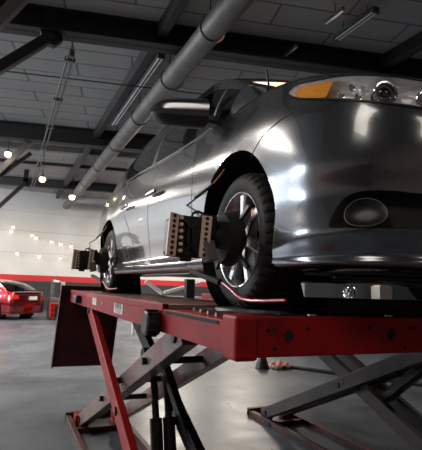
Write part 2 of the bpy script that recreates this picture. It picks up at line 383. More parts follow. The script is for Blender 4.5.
# diagonal struts
def strut(label, a, c, w, m, plate=None):
    t = thing('roof_strut', label, 'strut', a)
    MB(a).bar(a, c, w, w, side=(0, 1, 0)).build('strut_bar', m, t, bevel=.008)
    if plate:
        MB(a).cyl((plate[0], plate[1]-.03, plate[2]), (plate[0], plate[1]+.1, plate[2]), .2, 6).build('gusset_plate', m, t)
        MB(a).bar((plate[0]-.05, plate[1], plate[2]), (plate[0]-.05, plate[1], ZC), .2, .06, side=(1, 0, 0)).build('drop_bracket', m, t)
strut('grey diagonal roof strut crossing the top left corner', (-2.2, 7.0, 2.27), (.2, 7.0, 5.6+.62), .17, M['greysteel'])
strut('black diagonal roof strut ending in a round plate under the nearest dark beam', (-2.4, 8.1, 3.0), (.40, 8.1, 5.78), .17, M['beam'], (.38, 8.1, 5.78))
strut('light grey diagonal pipe strut behind the hanging lamp at far left', (-2.4, 15, 2.15), (.58, 15, 6.1), .17, M['greysteel'], (.6, 15.0, 6.08))
strut('thin black diagonal strut under the second dark beam at left', (-3, 15.1, 2.0), (.40, 15.1, 5.45), .12, M['beam'])
strut('dark diagonal strut under the farthest beam at left', (-3, 21, 1.5), (.45, 21, 5.68), .16, M['beam'], (.5, 21, 5.7))

# hanging lamps and wall lamps
def lampobj(x, y, z, rad, label, wall=False, grp=None):
    t = thing('wall_spotlight' if wall else 'pendant_lamp', label, 'lamp', (x, y, z), 0, grp)
    MB().lathe([(-rad, 0.001), (-rad*.8, rad*.6), (-rad*.2, rad*.95), (rad*.3, rad*.9), (rad*.6, rad*.6)], (0, 0, 0), 'z', 20).build('glowing_globe', M['lamp'], t, smooth=True)
    MB().lathe([(rad*.35, rad*1.02), (rad*.9, rad*.6), (rad*1.3, rad*.2), (rad*1.4, .001)], (0, 0, 0), 'z', 20).build('lamp_cap', M['shade'], t, smooth=True)
    if wall: MB().cyl((0, 0, rad), (0, 26-y, rad), .03, 8).build('wall_arm', M['shade'], t)
    else: MB().cyl((0, 0, rad*1.2), (0, 0, ZC-z), .01, 6).build('suspension_rod', M['beam'], t)
lampobj(-.24, 14.58, 5.2, .10, 'glowing pendant lamp at far left, beside the light grey diagonal strut')
lampobj(.93, 17.56, 5.2, .12, 'glowing pendant lamp hanging in front of the farthest dark ceiling beam')
lampobj(2.37, 20.6, 5.2, .13, 'glowing pendant lamp at the far end of the round ventilation pipe')
wl = [(.15, 4.22, 'upper one of the close pair at far left'), (.07, 4.0, 'lower one of the close pair at far left'), (1.12, 3.87, 'upper left of the close middle pair'), (1.31, 3.75, 'lower right of the close middle pair'),
      (2.1, 3.6, 'next on the right of the close middle pair'), (2.57, 3.51, 'second from the car in the upper row'), (3.1, 3.42, 'nearest the car in the upper row'),
      (.46, 2.87, 'leftmost of the lowest row of three'), (1.52, 2.78, 'middle of the lowest row of three'), (2.6, 2.76, 'rightmost of the lowest row of three')]
for x, z, s in wl: lampobj(x, 25.7, z, .06, 'glowing spotlight on the far wall, ' + s, True, 'spotlights on the far white wall')
for x, z in [(-1.2, 4.1), (-2.4, 3.3), (-3.4, 4.4), (-4.6, 3.6), (-5.6, 2.8), (-6.8, 4.2)]:
    lampobj(x, 25.7, z, .09, 'small glowing spotlight far left on the white wall, mirrored in the car doors', True, 'spotlights on the far white wall')

# ================================================================ the scissor lift
LO = Vector((.725, 1.41, 0))
lift = thing('scissor_lift', 'red drive-on scissor lift with two runways carrying the grey car', 'vehicle lift', LO)
def L(): return MB(LO)
def runway(xa, xb):
    root = L()
    root.box((xa, 1.41, 1.272), (xa+.012, 5.74, 1.385)).box((xb-.012, 1.41, 1.272), (xb, 5.74, 1.385)).box((xa, 5.728, 1.272), (xb, 5.74, 1.385))
    root.box((xa+.013, 1.41, 1.34), (xb-.013, 2.199, 1.3855)); root.box((xa+.013, 1.411, 1.272), (xb-.013, 1.425, 1.339))
    rw = root.build('runway', M['liftred'], lift, bevel=.003)
    d = L().box((xa+.004, 2.2, 1.385), (xb-.004, 5.735, 1.407)).build('deck_plate', M['deckm'], rw, bevel=.002)
    L().box((xa-.004, 2.2, 1.372), (xa+.03, 5.74, 1.412)).build('deck_edge', M['liftred'], rw, bevel=.004)
    L().box((xa-.003, 1.55, 1.366), (xa+.004, 2.17, 1.380)).build('side_slot', M['blackmatt'], rw)
    for k in range(5): L().bar((xa+.05+.02*k, 1.60+.13*k, 1.392), (xa+.3, 1.62+.13*k, 1.392), .012, .012, side=(0, 1, 0)).build('slide_rod', M['steel'], rw)
    return rw
rwa = runway(.725, 1.37); rwb = runway(2.42, 3.08)
# end plate joining both runways at the front
b = L().box((.72, 1.395, 1.268), (3.08, 1.412, 1.407))
fp = b.build('front_cross_plate', M['liftred'], lift, bevel=.006)
L().box((.81, 1.413, 1.39), (3.07, 1.58, 1.405)).build('front_ledge', M['darksteel'], lift, bevel=.003)
L().box((.712, 1.385, 1.258), (.80, 1.50, 1.41)).build('corner_block', M['liftred'], lift, bevel=.012)
for cx in (.925, 1.40):       # cross-shaped cut-outs with bolt holes
    b = L()
    b.box((cx-.018, 1.391, 1.333), (cx+.018, 1.397, 1.351)); b.box((cx-.009, 1.3905, 1.322), (cx+.009, 1.3975, 1.362))
    b.build('cross_slot', M['blackmatt'], fp)
for x, z in [(.865, 1.362), (.868, 1.298), (1.005, 1.366), (.843, 1.36), (1.29, 1.367), (1.50, 1.366), (1.53, 1.366), (1.47, 1.29)]:
    L().cyl((x, 1.39, z), (x, 1.397, z), .007, 14).build('bolt_hole', M['blackmatt'], fp)
for x in (1.05, 1.42):
    L().cyl((x, 1.43, 1.408), (x, 1.43, 1.414), .018, 16).build('bolt_head', M['steel'], fp)
L().box((1.375, 1.75, 1.30), (2.415, 2.0, 1.467)).build('jacking_beam', M['darksteel'], lift, bevel=.01)  # jacking beam; its black bulk also stands in for shade on the deck behind
# arms
def arm(x, ya, za, yb, zb, w, h, m, bolts=True):
    o = L().bar((x, ya, za), (x, yb, zb), w, h, side=(1, 0, 0)).build('scissor_arm', m, lift, bevel=.006)
    for k in (.03, .5, .97):
        y = ya+(yb-ya)*k; z = za+(zb-za)*k
        L().cyl((x-w/2-.012, y, z), (x+w/2+.012, y, z), .028, 16).build('pivot_pin', M['darksteel'], o, smooth=30)
    return o
arm(.875, 5.18, .06, 2.22, 1.27, .09, .13, M['liftgrey'])
arm(1.235, 5.18, .06, 2.22, 1.27, .07, .12, M['liftgrey'])
arm(.765, 4.52, 1.28, 1.75, .06, .05, .12, M['liftred'])
arm(1.16, 4.52, 1.28, 1.75, .06, .06, .12, M['darksteel'])
arm(2.90, 4.85, .06, 2.15, 1.25, .09, .12, M['armdark'])
arm(3.12, 4.85, .06, 2.15, 1.25, .07, .12, M['darksteel'])
arm(2.98, 4.75, 1.27, 1.95, .05, .06, .12, M['armdark'])
arm(3.20, 4.75, 1.27, 1.95, .05, .05, .12, M['darksteel'])
for y, z in ((3.45, .80), (4.0, .55), (2.8, 1.04)):
    L().cyl((.80, y, z), (1.3, y, z), .022, 14).build('cross_shaft', M['darksteel'], lift, smooth=True)
L().cyl((2.85, 3.45, .69), (3.22, 3.45, .69), .03, 14).build('cross_shaft', M['darksteel'], lift, smooth=True)
# hydraulic rams
for x in (1.0, 1.09):
    ram = L().cyl((x, 2.92, .12), (x, 3.08, .62), .042, 20).build('ram_cylinder', M['darksteel'], lift, smooth=35)
    L().cyl((x, 3.08, .62), (x, 3.22, 1.0), .024, 16).build('ram_rod', M['black'], ram, smooth=True)
L().cyl((.93, 3.24, 1.01), (1.16, 3.24, 1.01), .05, 20).build('ram_head', M['black'], lift, smooth=35)
L().box((.95, 2.86, .02), (1.15, 3.0, .34)).build('ram_foot', M['black'], lift, bevel=.01)
L().bar((1.07, 3.3, 1.05), (1.16, 2.75, .45), .05, .07).build('lock_strut', M['darksteel'], lift, bevel=.005)
ram = L().bar((3.05, 3.2, .55), (3.05, 2.5, 1.1), .09, .09).build('ram_cylinder', M['darksteel'], lift, bevel=.02)
# base frames
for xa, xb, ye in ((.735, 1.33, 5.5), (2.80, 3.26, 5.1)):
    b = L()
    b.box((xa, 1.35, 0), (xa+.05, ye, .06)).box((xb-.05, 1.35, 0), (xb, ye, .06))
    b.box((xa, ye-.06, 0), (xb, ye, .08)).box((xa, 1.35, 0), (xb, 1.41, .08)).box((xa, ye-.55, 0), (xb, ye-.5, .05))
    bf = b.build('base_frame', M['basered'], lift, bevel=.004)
    L().box((xa+.06, ye-.42, .0), (xb-.06, ye-.08, .025)).build('foot_plate', M['darksteel'], bf)
    for x in (xa+.1, xb-.1): L().box((x-.04, ye-.36, .02), (x+.04, ye-.22, .12)).build('pivot_bracket', M['liftred'], bf, bevel=.005)
# side stops, labels
rs = L()
rs.lathe([(-.075, .001), (-.075, .052), (-.068, .062), (-.02, .064), (0, .058), (0, .001)], (.725, 2.27, 1.312), 'x', 28)
sr = rs.build('side_roller', M['black'], lift, smooth=30)
for a in range(14):
    an = 2*PI*a/14
    L().box((.655, 2.268+.063*math.cos(an)-.005, 1.312+.063*math.sin(an)-.005), (.715, 2.268+.063*math.cos(an)+.005, 1.312+.063*math.sin(an)+.005)).build('grip_rib', M['blackmatt'], sr)
L().box((.67, 4.86, 1.29), (.725, 5.10, 1.37)).build('side_stop', M['black'], lift, bevel=.012)
lb = L().box((.7215, 3.04, 1.300), (.7245, 3.30, 1.368)).build('warning_label', M['label'], lift)
def text(s, size, m, parent, loc, rot, name='lettering', org=LO):
    cu = bpy.data.curves.new(name, 'FONT'); cu.body = s; cu.size = size; cu.extrude = .0006; cu.align_x = 'CENTER'; cu.align_y = 'CENTER'
    tmp = bpy.data.objects.new('tmp', cu); col.objects.link(tmp)
    dg = bpy.context.evaluated_depsgraph_get(); me = bpy.data.meshes.new_from_object(tmp.evaluated_get(dg)); bpy.data.objects.remove(tmp)
    me.materials.clear(); me.materials.append(m); o = bpy.data.objects.new(name, me); col.objects.link(o)
    o.parent = parent; o.location = Vector(loc) - org; o.rotation_euler = rot; return o
RS = (PI/2, 0, -PI/2)
text('HUNTER', .05, M['ink'], lb, (.7208, 3.17, 1.349), RS)
b = L()
for k, z in enumerate((1.328, 1.318, 1.308)): b.box((.7205, 3.07+.012*k, z-.002), (.7216, 3.27-.02*k, z+.002))
b.build('small_print', M['ink'], lb)
l2 = L().box((.7215, 4.00, 1.315), (.7245, 4.18, 1.375)).build('number_label', M['label'], lift)
text('7', .06, M['ink'], l2, (.7208, 4.09, 1.345), RS)
L().cyl((.718, 3.72, 1.345), (.7245, 3.72, 1.345), .014, 16).build('side_bolt', M['label'], lift)
# run-off ramp hanging at the far end
b = L()
b.add([(.63, 5.80, 1.46), (1.33, 5.80, 1.46), (1.31, 6.05, .47), (.61, 6.05, .47), (.63, 5.84, 1.46), (1.33, 5.84, 1.46), (1.31, 6.09, .47), (.61, 6.09, .47)],
      [(3,2,1,0), (4,5,6,7), (0,1,5,4), (1,2,6,5), (2,3,7,6), (3,0,4,7)])
b.bar((.625, 5.78, 1.46), (.605, 6.03, .47), .012, .08).bar((1.335, 5.78, 1.46), (1.315, 6.03, .47), .012, .08)
rp = b.build('run_up_ramp', mat('dark_red_ramp', (.10, .008, .009), .6, noise=(5, (.05, .008, .008), .4, .7)), lift, bevel=.003)
L().cyl((.62, 5.77, 1.37), (1.37, 5.77, 1.37), .022, 14).build('ramp_hinge', M['darksteel'], rp, smooth=True)
# turn plates
def turnplate(x, label):
    t = thing('turn_plate', label, 'turn plate', (x, 1.95, 1.386))
    MB().cyl((0, 0, 0), (0, 0, .008), .2, 48).build('base_disc', M['darksteel'], t, smooth=30)
    MB().cyl((0, 0, .008), (0, 0, .021), .19, 48).build('top_disc', M['steel'], t, smooth=30)
    MB().box((-.01, -.24, .0), (.05, -.18, .014)).build('lock_tab', M['steel'], t, bevel=.003)
turnplate(1.10, 'round steel turn plate under the front wheel nearest the camera')
turnplate(2.66, 'round steel turn plate under the front wheel on the far side of the car')

# ================================================================ the car
def both(b, name, m, parent, **k):
    o = b.build(name, m, parent, **k)
    c = o.copy(); c.data = o.data.copy(); c.data.transform(Matrix.Scale(-1, 4, (1, 0, 0))); c.data.flip_normals(); col.objects.link(c); c.parent = parent
    return o
CO = Vector((1.89, 1.88, DECK))
car = thing('car', 'dark metallic grey saloon car raised on the red scissor lift', 'car', CO)
AR = [(.095, .365, .388), (2.81, .355, .383)]       # wheel arches: v, w, radius
def seamw(v):
    xs = [-.62, -.56, -.42, -.36, -.27, -.18, -.12, -.05]; zs = [.80, .785, .80, .80, .78, .755, .71, .66]
    return float(np.interp(v, xs, zs))
HEADP = [(10.04,7.44),(10.2,7.66),(10.7,7.70),(11.3,7.82),(11.92,7.90),(12.52,7.95),(13.1,7.92),(13.45,7.6),(13.3,7.1),(12.78,7.0),(12.28,6.98),(11.76,7.02),(11.38,7.06),(10.84,7.12),(10.36,7.18)]
AMBP = [(10.2,7.42),(10.3,7.60),(10.7,7.64),(11.12,7.70),(11.1,7.45),(11.05,7.2),(10.8,7.2),(10.42,7.22)]
FOGP = [(11.3,3.12),(11.36,3.56),(11.48,3.88),(11.64,4.04),(11.88,4.12),(12.3,4.12),(12.74,4.08),(13.6,4.04),(13.75,3.5),(13.6,2.95),(12.68,2.9),(12.08,2.95),(11.56,3.04)]
def smoothpoly(P, n=5):
    P = np.array(P); N = len(P); out = []
    for i in range(N):
        p0, p1, p2, p3 = P[i-1], P[i], P[(i+1) % N], P[(i+2) % N]
        for k in range(n):
            f = k/n; out.append(.5*((2*p1)+(-p0+p2)*f+(2*p0-5*p1+4*p2-p3)*f*f+(-p0+3*p1-3*p2+p3)*f**3))
    return np.array(out)
HEADP = smoothpoly(HEADP); AMBP = smoothpoly(AMBP, 3); FOGP = smoothpoly(FOGP)
def inpoly(P, x, y):
    inside = np.zeros(np.shape(x), bool); n = len(P)
    for i in range(n):
        x1, y1 = P[i]; x2, y2 = P[(i+1) % n]
        if y1 == y2: continue
        c = ((y1 > y) != (y2 > y)) & (x < (x2-x1)*(y-y1)/(y2-y1)+x1)
        inside ^= c
    return inside
def nearest_on(P, x, y):
    best = None
    for i in range(len(P)):
        a = P[i]; d = P[(i+1) % len(P)]-a; k = max(0, min(1, ((x-a[0])*d[0]+(y-a[1])*d[1])/max(1e-9, (d*d).sum())))
        q = a+d*k; dd = (q[0]-x)**2+(q[1]-y)**2
        if best is None or dd < best[0]: best = (dd, q)
    return best[1]
def region(s, t, v, w):
    if s < 2.9 or (s < 3.6 and v > 3.12 and w < .62): return 'rear_bumper' if w < .68 else 'boot_panel'
    if v < -.06 and w < seamw(v) or s > 11.3: return 'front_bumper'
    if s > 7.7: return 'front_wing'
    if s > 6.2: return 'front_door'
    if s > 5.05 and not (s < 5.5 and w < .35): return 'rear_door'
    return 'rear_wing'
ss = np.concatenate([np.arange(0, 7.7, .06), np.arange(7.7, 13.8, .03), np.arange(13.8, 15.0001, .06)]); ss[-1] = 15.
tt = np.arange(0, 8.0001, .08)
S, T = np.meshgrid(ss, tt, indexing='ij'); PB = body(S, T)
parts = {}
ns, ntt = S.shape
cs = (S[:-1,:-1]+S[1:,1:])/2; ct = (T[:-1,:-1]+T[1:,1:])/2; cp = (PB[:-1,:-1]+PB[1:,1:])/2
kill = inpoly(HEADP, cs, ct) | inpoly(FOGP, cs, ct)
for cv, cw, cr_ in AR:
    kill |= (((cp[...,1]-cv)**2+(cp[...,2]-cw)**2) < cr_**2) | ((abs(cp[...,1]-cv) < cr_*.93) & (cp[...,2] < .2))
# snap boundary vertices of the cut-outs
Vt = PB.copy()
for i in range(ns):
    for j in range(ntt):
        fs = [kill[a, c] for a in (i-1, i) for c in (j-1, j) if 0 <= a < ns-1 and 0 <= c < ntt-1]
        if any(fs) and not all(fs):
            s_, t_ = S[i, j], T[i, j]; p = PB[i, j]; done = False
            for cv, cw, cr_ in AR:
                d = math.hypot(p[1]-cv, p[2]-cw)
                if abs(d-cr_) < .06 and p[2] > .2:
                    k = cr_/d; Vt[i, j] = (p[0], cv+(p[1]-cv)*k, cw+(p[2]-cw)*k); done = True
            if not done:
                for PL in (HEADP, FOGP):
                    if PL[:,0].min()-.2 < s_ < PL[:,0].max()+.2 and PL[:,1].min()-.2 < t_ < PL[:,1].max()+.2:
                        q = nearest_on(PL, s_, t_); Vt[i, j] = body(q[0], q[1])
for i in range(ns-1):
    for j in range(ntt-1):
        if kill[i, j]: continue
        parts.setdefault(region(cs[i,j], ct[i,j], cp[i,j,1], cp[i,j,2]), []).append((i, j))
for nm, fl in parts.items():
    ids = {}; vs = []; fs = []
    def vid(i, j):
        if (i, j) not in ids: ids[(i, j)] = len(vs); vs.append(tuple(Vt[i, j]))
        return ids[(i, j)]
    for i, j in fl: fs.append((vid(i, j), vid(i+1, j), vid(i+1, j+1), vid(i, j+1)))
    paired = nm in ('front_bumper', 'rear_bumper', 'boot_panel')
    b = MB(); b.add(vs, fs)
    if paired: b.mirror_x()
    else:
        c = MB(); c.add([(-x, y, z) for x, y, z in vs], [tuple(reversed(f)) for f in fs]); c.build(nm, M['paint'], car, smooth=50, recalc=False)
    b.build(nm, M['paint'], car, smooth=50, recalc=False)
BN = bnormal
def off(s, t, d): return body(s, t) + bnormal(s, t)*d
def ribbon(path, w, d, name, m, parent, mirror=True, closed=False):
    P = np.array([off(a, c, d) for a, c in path]); N = np.array([bnormal(a, c) for a, c in path]); n = len(P)
    T_ = np.array([(P[(i+1) % n]-P[i-1]) if closed else P[min(i+1, n-1)]-P[max(i-1, 0)] for i in range(n)])
    Sd = np.cross(T_, N); Sd /= np.maximum(np.linalg.norm(Sd, axis=1, keepdims=True), 1e-9)
    vs = []
    for i in range(n): vs += [P[i]-Sd[i]*w/2, P[i]+Sd[i]*w/2]
    fs = [(2*i, 2*i+2, 2*i+3, 2*i+1) for i in range(n-1)] + ([(2*n-2, 0, 1, 2*n-1)] if closed else [])
    b = MB(); b.add([tuple(v) for v in vs], fs)
    if mirror: return both(b, name, m, parent, recalc=False, smooth=60)
    return b.build(name, m, parent, recalc=False, smooth=60)
# gaps between the panels
def lerp_path(pts, n=8):
    out = []
    for a, c in zip(pts[:-1], pts[1:]): out += [(a[0]+(c[0]-a[0])*k/n, a[1]+(c[1]-a[1])*k/n) for k in range(n)]
    return out+[pts[-1]]
GAPS = [[(9.28,5.75),(9.34,5.94),(9.54,6.26),(9.9,6.48),(10.28,6.7),(10.54,6.82),(10.96,6.88),(11.3,6.98)],
        [(7.62,8.),(7.72,7.),(7.75,6),(7.74,5),(7.7,4),(7.66,3),(7.62,2),(7.6,1.5)],
        [(6.22,8.),(6.2,6),(6.18,4),(6.2,1.5)], [(4.75,8.),(4.9,7.),(5.05,6),(5.3,5),(5.45,4),(5.6,3),(5.7,1.6)],
        [(7.6,1.7),(6.2,1.7),(5.7,1.7)], [(3.6,4.),(3.3,5.2),(2.9,5.4),(0,5.4)]]
for g in GAPS: ribbon(lerp_path(g), .005, .0015, 'panel_gap', M['blackmatt'], car)
# bonnet and boot lid
def deckgrid(sv, crown, dn=.0):
    q = np.linspace(-1, 1, 41); E = body(sv, np.full(len(sv), 8.)); G = np.zeros((len(sv), 41, 3))
    for i, e in enumerate(E):
        wdt = min(1., -e[0]/.75)
        G[i,:,0] = -e[0]*q; G[i,:,1] = e[1]; 
        prof = (1-np.abs(q)**2.6)
        G[i,:,2] = e[2]+dn + crown*prof*wdt
    return G
MB().grid(deckgrid(np.linspace(8.55, 15, 80), .055)).build('bonnet', M['paint'], car, smooth=60)
MB().grid(deckgrid(np.linspace(0, 4.2, 50), .03)).build('boot_lid', M['paint'], car, smooth=60)
ribbon([(s, 7.96) for s in np.linspace(8.6, 15, 60)], .006, .002, 'panel_gap', M['blackmatt'], car)

# ---- headlamps
def patch(poly, d, name, m, parent, rings=8, jit=0., mirror=True, shrink=1., smooth=60):
    c = poly.mean(0); vs = []; fs = []; n = len(poly)
    for r_ in range(rings+1):
        k = (r_/rings)*shrink
        for i in range(n):
            q = c+(poly[i]-c)*k
            dd = d if not callable(d) else d(r_/rings)
            p = off(q[0], q[1], dd + (random.uniform(-jit, jit) if 0 < r_ < rings else 0)); vs.append(tuple(p))
    for r_ in range(rings):
        for i in range(n): fs.append((r_*n+i, (r_+1)*n+i, (r_+1)*n+(i+1) % n, r_*n+(i+1) % n))
    b = MB(); b.add(vs, fs)
    if mirror: return both(b, name, m, parent, recalc=False, smooth=smooth)
    return b.build(name, m, parent, recalc=False, smooth=smooth)
for side in (1, -1):
    hl = None
    def P1(poly, d, name, m, parent, **k):
        o = patch(poly, d, name, m, parent, mirror=False, **k)
        if side < 0: o.data.transform(Matrix.Scale(-1, 4, (1, 0, 0))); o.data.flip_normals()
        return o
    hl = P1(HEADP, lambda r_: -.055*(1-r_**4)-.0, 'headlamp', M['satin'], car, jit=.006, smooth=10)
    P1(AMBP, lambda r_: -.006, 'amber_reflector', M['amber'], hl, rings=6)
    P1(HEADP, .003, 'headlamp_lens', M['clear'], hl)
    c = off(12.22, 7.40, -.012); dn = Vector((-.25, -.96, .02)).normalized()
    pc = Vector(c); 
    def F(b, name, m, sm=30):
        o = b.build(name, m, hl, smooth=sm)
        if side < 0: o.data.transform(Matrix.Scale(-1, 4, (1, 0, 0))); o.data.flip_normals()
        return o
    rr = lambda a, p, r2: [tuple(p + (dn.orthogonal().normalized()*math.cos(q) + dn.cross(dn.orthogonal().normalized())*math.sin(q))*r2) for q in [2*PI*k/28 for k in range(28)]]
    F(MB().tube(rr(0, pc+dn*.0, .041), .006, 8, closed=True), 'projector_ring', M['chrome'])
    F(MB().cyl(tuple(pc-dn*.05), tuple(pc-dn*.002), .030, 24, .039), 'projector_shroud', M['black'])
    b = MB(); sd = dn.orthogonal().normalized(); up = dn.cross(sd)
    for i in range(9):
        th = i/8*PI/2; b.v += [tuple(pc + dn*(.022*math.cos(th)-.012) + (sd*math.cos(2*PI*k/24)+up*math.sin(2*PI*k/24))*.028*math.sin(th)) for k in range(24)]
    b.f = [(i*24+k, (i+1)*24+k, (i+1)*24+(k+1) % 24, i*24+(k+1) % 24) for i in range(8) for k in range(24)]; b.mi = [0]*len(b.f)
    F(b, 'projector_lens', M['glass'])
    p2 = Vector(off(12.95, 7.42, -.02)); F(MB().tube(rr(0, p2, .034), .005, 8, closed=True), 'main_beam_ring', M['chrome']); F(MB().cyl(tuple(p2-dn*.05), tuple(p2-dn*.004), .018, 24, .032), 'main_beam_bowl', M['chrome'])
    for k, (s_, t_) in enumerate([(11.35, 7.3), (11.55, 7.55), (11.7, 7.25)]):
        p3 = Vector(off(s_, t_, -.02)); F(MB().lathe([(0, .001), (.006, .012), (.0, .016)], p3, 'y', 14), 'indicator_bulb_bowl', M['chrome'] if k != 1 else M['alloy'])
    for nm_, PL, w_ in (('headlamp_seal', HEADP, .008),):
        o = ribbon([tuple(p) for p in PL], w_, .0035, nm_, M['black'], hl, mirror=False, closed=True)
        if side < 0: o.data.transform(Matrix.Scale(-1, 4, (1, 0, 0))); o.data.flip_normals()
    # ---- fog lamp recess
    fg = P1(FOGP, lambda r_: -.05*(1-r_**10), 'fog_lamp_recess', M['blackmatt'], car, rings=14)
    el = [(11.86+.34*math.cos(a), 3.49+.43*math.sin(a)) for a in [2*PI*k/40 for k in range(40)]]
    pts = [off(a, c_, -.008) for a, c_ in el]
    if side < 0: pts = [np.array((-p[0], p[1], p[2])) for p in pts]
    MB().tube([tuple(p) for p in pts], .0018, 8, closed=True).build('fog_lamp_ring', M['shade'], fg, smooth=True)
    EP = np.array(el); P1(EP, lambda r_: -.03+.02*r_**3, 'fog_lamp_lens', M['black'], fg, rings=8)
# ---- grille / number plate at nose
ribbon([(s, 5.2) for s in np.linspace(13.7, 15, 14)], .18, .004, 'grille', M['black'], car)
ribbon([(s, 6.1) for s in np.linspace(13.7, 15, 14)], .02, .012, 'grille_bar', M['chrome'], car)
# ---- under tray
b = MB().box((-.72, -.72, .20), (.72, 3.4, .26)); b.build('under_tray', M['blackmatt'], car, bevel=.02)
both(MB().box((-.80, .5, .165), (-.70, 2.3, .25)), 'sill', M['black'], car, bevel=.01)
b = MB(); G = np.array([[body(s, 0.)+np.array([0, 0, 0]), body(s, 0.)*np.array([.82, .88, 1])+np.array([0, 0, .0]), body(s, 0.)*np.array([.6, .6, 1])+np.array([0, 0, .05])] for s in np.linspace(10.2, 15, 40)])
b.grid(G); both(b, 'splash_shield', M['black'], car, smooth=True)
b = MB().bar((-.75, -.45, .15), (-.1, -.62, .15), .02, .05, side=(0, 0, 1)).bar((-.35, -.5, .13), (-.2, -.1, .17), .05, .03, side=(1, 0, 0)).bar((-.62, -.35, .14), (-.55, .3, .16), .06, .03, side=(1, 0, 0)); both(b, 'front_subframe', M['darksteel'], car, bevel=.008)
both(MB().bar((-.80, .08, .28), (-.2, .15, .22), .05, .05, side=(0, 1, 0)), 'lower_arm', M['darksteel'], car, bevel=.01)
# ---- arch liners
for cv, cw, cr_ in AR:
    b = MB()
    b.lathe([(0, cr_+.004), (.03, cr_+.012), (.33, cr_+.01), (.33, .02)], (-.905 if cv < 1 else -.96, cv, cw), 'x', 40, -PI*.62, PI*.62)
    both(b, 'wheel_arch_liner', M['blackmatt'], car, smooth=40)
# ---- greenhouse
def bcurve(v):
    s_ = np.interp(v, [body(s, 8.)[1] for s in np.linspace(9.5, 2.5, 80)], np.linspace(9.5, 2.5, 80)); return body(float(s_), 8.)
RB = np.array([bcurve(v) for v in (.0, .28, .55, .85, 1.35, 1.9, 2.4, 2.85, 3.25)])
RR = np.array([(-.825,.0,1.04), (-.79,.22,1.19), (-.75,.47,1.33), (-.715,.75,1.435), (-.71,1.25,1.475), (-.715,1.8,1.48), (-.735,2.4,1.44), (-.775,2.85,1.34), (-.84,3.25,1.13)])
def cr1(P, x):
    I, A = _cr(x, len(P)); return sum(A[k][..., None]*P[I[k]] for k in range(4))
def gh(p, q, d=0.):
    p = np.asarray(p, float); q = np.asarray(q, float)
    a = cr1(RB, p); c = cr1(RR, p); r_ = a*(1-q[..., None]) + c*q[..., None]
    r_[..., 0] -= (.028*np.sin(PI*q)*np.clip((c[..., 2]-a[..., 2])/.4, 0, 1)) + d
    return r_
def ghpatch(p0, p1, q0, q1, d, name, m, parent, n=24, k=10, lean0=0., lean1=0., sides=(1, -1)):
    for sgn in sides:
        Pp = np.linspace(0, 1, n); Q = np.linspace(q0, q1, k); A, B_ = np.meshgrid(Pp, Q, indexing='ij')
        PP = (p0+lean0*(B_-.5)) + A*((p1+lean1*(B_-.5))-(p0+lean0*(B_-.5)))
        G = gh(PP, B_, d); G[..., 0] *= sgn
        b = MB().grid(G); b.build(name, m, parent, smooth=60)
ghpatch(0, 8, -.04, 1, -.004, 'window_surround', M['black'], car, n=80)
ghpatch(0, 1.02, -.04, 1, .002, 'pillar_foot', M['paint'], car, n=14)
ghpatch(1.05, 1.80, .08, .80, .001, 'quarter_window', M['glass'], car)
ghpatch(1.95, 4.42, .06, .88, .001, 'front_side_window', M['glass'], car)
ghpatch(4.58, 6.3, .06, .88, .001, 'rear_side_window', M['glass'], car)
ghpatch(1.82, 1.93, .02, .86, .003, 'window_divider', M['alloy'], car, n=4)
ghpatch(4.48, 4.52, .04, .9, .003, 'window_divider', M['chrome'], car, n=3)
ghpatch(1., 3.4, .80, 1., .003, 'windscreen_pillar', M['paint'], car, n=30, k=4)
ghpatch(3.4, 8, .90, 1., .003, 'roof_rail', M['paint'], car, n=60, k=4)
ghpatch(6.4, 8, -.03, .93, .002, 'rear_pillar', M['paint'], car, n=20)
ghpatch(1.05, 6.6, -.03, .02, .005, 'belt_trim', M['chrome'], car, n=60, k=3)
def across(p0, p1, name, m, fwd, crown, n=24, d=0.):
    q = np.linspace(-1, 1, 31); pv = np.linspace(p0, p1, n); E = cr1(RR, pv); G = np.zeros((n, 31, 3))
    for i, e in enumerate(E):
        f_ = fwd[0]+(fwd[1]-fwd[0])*i/(n-1); c_ = crown[0]+(crown[1]-crown[0])*i/(n-1)
        G[i,:,0] = -e[0]*q; G[i,:,1] = e[1]-f_*(1-q*q); G[i,:,2] = e[2]+c_*(1-np.abs(q)**2.4)+d
    return MB().grid(G).build(name, m, car, smooth=60)
across(0.05, 3.0, 'windscreen', M['glass'], (.22, .10), (.0, .05))
across(3.0, 6.6, 'roof', M['paint'], (.10, -.08), (.05, .05), n=40)
across(6.6, 8, 'rear_window', M['glass'], (-.08, -.2), (.05, .0))
b = MB().box((-.78, -.12, .9), (.78, .30, .985)); b.build('cowl', M['black'], car, bevel=.02)
# seats, dashboard
b = MB().box((-.74, .2, .26), (.74, 3.3, .34)).box((-.72, .35, .3), (.72, .7, .93)); b.build('dashboard', M['blackmatt'], car, bevel=.04)
for x in (-.37, .37):
    st = MB().box((x-.25, 1.15, .34), (x+.25, 1.7, .55)).build('seat', M['blackmatt'], car, bevel=.05)
    MB().bar((x, 1.65, .5), (x, 1.92, 1.12), .48, .13).build('seat_backrest', M['blackmatt'], st, bevel=.05)
    MB().bar((x, 1.93, 1.14), (x, 1.98, 1.32), .26, .1).build('headrest', M['blackmatt'], st, bevel=.04)
MB().box((-.66, 2.45, .34), (.66, 2.75, 1.05)).build('rear_bench', M['blackmatt'], car, bevel=.06)
